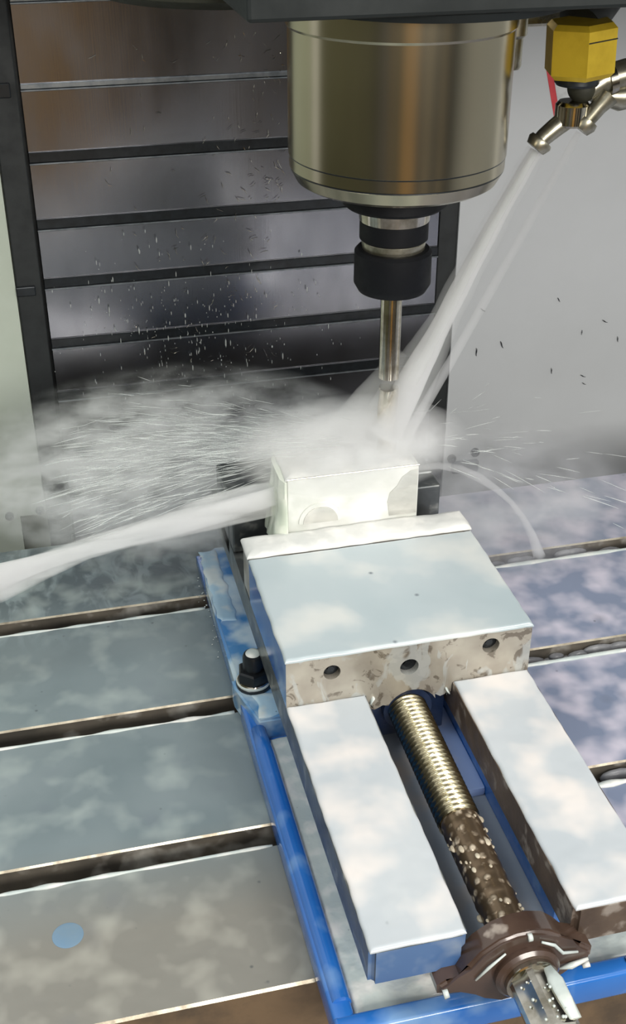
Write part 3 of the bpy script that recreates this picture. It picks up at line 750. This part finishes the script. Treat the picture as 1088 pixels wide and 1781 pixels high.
t1 = obj('nozzle_tube', tube_([N(986, 206), N(965, 222), N(946, 238), N(937, 248)], [.0062, .0058, .0054, .0052]), 'nickel', nz_, smooth=60)
obj('nozzle_tip', tube_([N(942, 243), N(938, 248), N(930, 258)], [.0072, .0080, .0064]), 'nickel', t1, smooth=50)
t2 = obj('nozzle_tube', tube_([N(1058, 165, NY-.006), N(1040, 186, NY-.006), N(1018, 212, NY-.006)], [.0068, .0052, .0048]), 'nickel', nz_, smooth=60)
obj('nozzle_tip', tube_([N(1022, 208, NY-.006), N(1016, 216, NY-.006), N(1008, 226, NY-.006)], [.0068, .0074, .0056]), 'nickel', t2, smooth=50)
hs = obj('hose', tube_([gc+Vector((.004, .012, .012)), gc+Vector((.03, .03, .035)), gc+Vector((.10, .05, .05))], [.014, .016, .016]), 'dark', nz_, smooth=60)
obj('hose_coupling', tube_([N(1040, 165), N(1075, 168), N(1110, 160)], [.0050, .0085, .0085]), 'nickel', nz_, smooth=50)
pf = obj('pipe_fitting', lathe(bmesh.new(), [(.0045, -.014), (.0055, -.012), (.0055, .004), (.0075, .006), (.0075, .030)], N(893, 78, NY+.03), 'z', 20), 'nickel', smooth=30)
tag(pf, 'small silver pipe fitting just right of the spindle cylinder', 'pipe fitting')
bm = bmesh.new()
a = unp(928, 36, 1, NY+.05); obj_b = B(a.x-.012, a.x+.030, a.y-.005, a.y+.02, a.z-.003, a.z+.02, .002)
o = obj('mounting_bracket', obj_b, 'nickel'); tag(o, 'short grey bracket between dark head and brass fitting', 'bracket')
# red bordered sticker on the right panel, seen behind the nozzle
YS = YC-.0064
c0, c1, c2, c3 = unp(949, 118, 1, YS), unp(1010, 112, 1, YS), unp(1012, 216, 1, YS), unp(966, 222, 1, YS)
def quad(pts, d=.0005):
    bm = bmesh.new(); a = [bm.verts.new(p) for p in pts]; b = [bm.verts.new(Vector(p)+Vector((0, d, 0))) for p in pts]
    bm.faces.new(a); bm.faces.new(b[::-1]); n = len(pts)
    for i in range(n): bm.faces.new((a[i], b[i], b[(i+1) % n], a[(i+1) % n]))
    return bm
stk = obj('sticker', quad([c0, c1, c2, c3]), 'red'); tag(stk, 'red bordered sticker on the right panel behind the nozzles', 'sticker')
cm = (c0+c1+c2+c3)/4
obj('sticker_face', quad([cm+(p-cm)*.62+Vector((0, -.0004, 0)) for p in (c0, c1, c2, c3)], .0003), 'white_print', stk)

# ================================================================ coolant: jets, spray, mist
M['jet'] = water_mat('jet_coolant', (.99, .99, .96, 1), 260)
M['jet_soft'] = water_mat('jet_halo', (.98, .99, .97, 1), 26)
M['jet_thin'] = water_mat('thin_jet_coolant', (.98, .98, .98, 1), 130)
M['arc'] = mist_mat('arc_coolant', (.985, .995, .96, 1), 330, 45, (.35, 1.6, 2.6), .30, .62, (0, -.22, 0), (), (9, 9, 9))
def jet(name, pts, rads, mat, label, flat=1., jit=.15):
    o = obj(name, tube(bmesh.new(), pts, rads, 20, flat, jitter=jit), mat, smooth=180); return tag(o, label, 'coolant jet')
A0, A1 = N(932, 262), Vector((.026, -.272, .166))
pa = bez(A0, A0.lerp(A1, .33)+Vector((-.002, 0, .004)), A0.lerp(A1, .66)+Vector((.004, 0, .010)), A1, 26)
j1 = jet('coolant_jet', pa, [.0040+.0042*(i/26)+(.010*max(0, i/26-.65)) for i in range(27)], 'jet', 'broad white coolant jet from the nozzle down to the cutting edge')
halo = obj('jet_halo', tube(bmesh.new(), pa, [.0065+.0065*(i/26)+(.016*max(0, i/26-.6)) for i in range(27)], 20, 1, jitter=.2), 'jet_soft', j1, smooth=180)
o = obj('jet_core', tube(bmesh.new(), bez(A0, A0.lerp(A1, .33)+Vector((-.002, 0, .004)), A0.lerp(A1, .6)+Vector((.004, 0, .010)), A0.lerp(A1, .8), 20), [.0018+.002*(i/20) for i in range(21)], 12, 1, jitter=.3), 'strand', j1, smooth=180)
# fan where the jet bursts over the block
FB = Vector((-.004, -.268, .162))
pf_ = bez(Vector((.036, -.270, .225)), Vector((.024, -.27, .205)), Vector((.008, -.27, .185)), FB, 14)
jet('coolant_jet', pf_, [.005+.010*(i/14) for i in range(15)], 'jet_soft', 'faint fan of coolant left of the cutter, spreading on the block top')
B0, B1 = N(1006, 230, NY-.006), Vector((.043, -.272, .164))
jet('coolant_jet', bez(B0, B0.lerp(B1, .3)+Vector((.002, 0, .002)), B0.lerp(B1, .7)+Vector((.006, 0, .008)), B1, 24), [.0022+.0014*(i/24) for i in range(25)], 'jet_thin', 'thin second coolant jet right of the broad one')
# arc pouring off the left end of the block
arc = [Vector(p) for p in ((-.040, -.270, .128), (-.060, -.271, .1245), (-.090, -.272, .1215), (-.119, -.272, .118), (-.150, -.272, .112), (-.178, -.272, .105), (-.208, -.272, .0975), (-.236, -.272, .0905), (-.29, -.272, .073), (-.36, -.272, .045))]
o = obj('coolant_arc', tube(bmesh.new(), arc, [.0105, .0115, .0105, .0095, .0095, .0095, .0100, .011, .012, .013], 24, .8, jitter=.9), 'arc', smooth=180)
tag(o, 'thick pale arc of coolant thrown left from the block', 'coolant jet')
def sheet():
    bm = bmesh.new(); n, m_ = 18, 14; ra = []; rb = []
    for i in range(n+1):
        t = i/n; z = .1500-.0480*t; A = []; Bv = []
        for k in range(m_+1):
            u = k/m_; y = WY0-.0012-.004*t*t+(WY1-WY0)*u
            e = min(1, 5*min(u, 1-u)+.25)
            x = WX0-.0012-(.0030+.0060*t**1.6)*e*(1+.35*noise.noise(Vector((y*140, z*60, 2))))
            A.append(bm.verts.new((x, y, z))); Bv.append(bm.verts.new((WX0-.0004, y, z)))
        ra.append(A); rb.append(Bv)
    for g in (ra, rb):
        for i in range(n):
            for k in range(m_): bm.faces.new((g[i][k], g[i][k+1], g[i+1][k+1], g[i+1][k]))
    for i in range(n):
        for k in (0, m_): bm.faces.new((ra[i][k], rb[i][k], rb[i+1][k], ra[i+1][k]))
    for k in range(m_):
        for i in (0, n): bm.faces.new((ra[i][k], ra[i][k+1], rb[i][k+1], rb[i][k]))
    return bm
o = obj('coolant_sheet', sheet(), 'sheet_water', smooth=60)
tag(o, 'pale coolant sheet running down the left end of the block', 'coolant sheet')
rarc = [Vector(p) for p in ((.055, -.250, .124), (.075, -.250, .1235), (.092, -.249, .118), (.108, -.247, .108), (.124, -.244, .094), (.139, -.238, .077), (.154, -.230, .056), (.168, -.222, .032), (.180, -.212, .006))]
o = obj('coolant_arc', tube(bmesh.new(), rarc, [.0022, .0028, .0034, .0038, .0034, .0030, .0030, .0036, .0050], 18, .8, jitter=.5), 'jet_thin', smooth=180)
tag(o, 'thin arc of coolant falling right of the block onto the table', 'coolant jet')

# flung threads of coolant: fan radiating from the cutter
bm = bmesh.new(); src = Vector((SX, SY, .158))
def threads(n, ang0, ang1, rise0, rise1, rmin, rmax, thick, drop=.5):
    for k in range(n):
        a = math.radians(random.uniform(ang0, ang1)); el = random.uniform(rise0, rise1)
        r0 = random.uniform(rmin, rmax); L = random.uniform(.006, .030)
        d = Vector((math.cos(a), math.sin(a), 0)); j = Vector((random.gauss(0, .004), random.gauss(0, .004), random.gauss(0, .005)))
        kz = random.gauss(0, .12); pts = []
        for i in range(4):
            r = r0+L*i/3; z = el*r-drop*r*r+kz*(r-r0)
            pts.append(src+d*r+j+Vector((0, 0, z)))
        if min(p.z for p in pts) < .02 or max(p.y for p in pts) > .10: continue
        t = random.uniform(.4, 1)*thick
        tube(bm, pts, [t*.2, t, t, t*.2], 4, caps=False)
threads(750, 148, 180, -.18, .08, .03, .21, .00022)
threads(380, 130, 150, -.22, .04, .03, .23, .00022)
threads(70, -20, 60, -.40, -.05, .03, .18, .0003)
o = obj('coolant_threads', bm, 'strand'); tag(o, 'fine threads of coolant flung out sideways from the cutter', 'coolant spray', None, 'stuff')
# mist bodies
def blob(name, c, r, mat, label):
    bm = bmesh.new(); bmesh.ops.create_icosphere(bm, subdivisions=4, radius=1)
    for v in bm.verts:
        n = v.co.normalized(); k = 1+.12*noise.noise(n*2.2+Vector(c)*9)
        v.co = Vector((n.x*r[0]*k, n.y*r[1]*k, n.z*r[2]*k))
    o = obj(name, bm, mat, smooth=180, loc=Vector(c)); return tag(o, label, 'mist', None, 'stuff')
RL, RB, RR = (.172, .120, .062), (.085, .050, .030), (.12, .07, .07)
M['mist_l'] = mist_mat('spray_mist', (.97, .99, .97, 1), 115, 30, (1, 1, 6), .48, .60, (0, -.14, 0), ((2, .058, -.015),), RL)
M['mist_t'] = mist_mat('burst_mist', (.98, .98, .97, 1), 120, 30, (1, 1, 2.5), .30, .66, (0, 0, 0), (), RB)
M['mist_r'] = mist_mat('drift_mist', (.95, .96, .99, 1), 26, 26, (1, 1, 2), .42, .66, (0, 0, 0), (), RR)
blob('spray_mist', (-.100, -.125, .088), RL, 'mist_l', 'white spray mist drifting left in front of the lower steel slats')
blob('burst_mist', (.004, -.266, .158), RB, 'mist_t', 'dense white burst of coolant mist over the block top')
blob('drift_mist', (.145, -.205, .055), RR, 'mist_r', 'thin bluish mist over the table right of the fixed jaw')

# ================================================================ enclosure around, out of view; front panels added to shape the steel's reflections
def wallp(name, x0, x1, y0, y1, z0, z1, mat): return struct(obj(name, B(x0, x1, y0, y1, z0, z1), mat))
M['tan'] = plain('tan_reflection_panel', srgb(224, 170, 88), .6, 0, srgb(212, 158, 78), 4)
M['beige'] = plain('beige_reflection_panel', srgb(158, 140, 112), .6, 0, srgb(146, 128, 102), 4)
M['dark_band'] = plain('dark_reflection_panel', srgb(34, 36, 34), .7, 0, srgb(26, 28, 28), 4)
M['olive_wall'] = plain('olive_wall', srgb(104, 104, 78), .7, 0, srgb(92, 92, 70), 4)
M['grey_wall'] = plain('grey_wall', srgb(142, 140, 142), .7, 0, srgb(128, 126, 128), 4)
wallp('floor', -1.6, 1.8, -2.6, YC, -.62, -.60, 'grey_wall')
xs = [(-1.6, -1.1, 'grey_wall'), (-1.1, -.75, 'beige'), (-.75, -.5, 'olive_wall'), (-.50, .04, 'tan'), (.04, .34, 'dark_band'), (.34, .62, 'beige'), (.62, .95, 'dark_band'), (.95, 1.25, 'beige'), (1.25, 1.8, 'dark_band')]  # made-up colour panels, placed to mirror as bands in slats and spindle
for k, (a, b, mm) in enumerate(xs): wallp('wall_reflection_bands' if k == 0 else 'wall_reflection_bands.%03d' % k, a, b, -2.42, -2.4, -.6, .45, mm)
wallp('wall_outer_left', -1.62, -1.6, -2.4, YC, -.6, .5, 'olive_wall')
wallp('wall_outer_right', 1.8, 1.82, -2.4, YC, -.6, .5, 'panel_r')
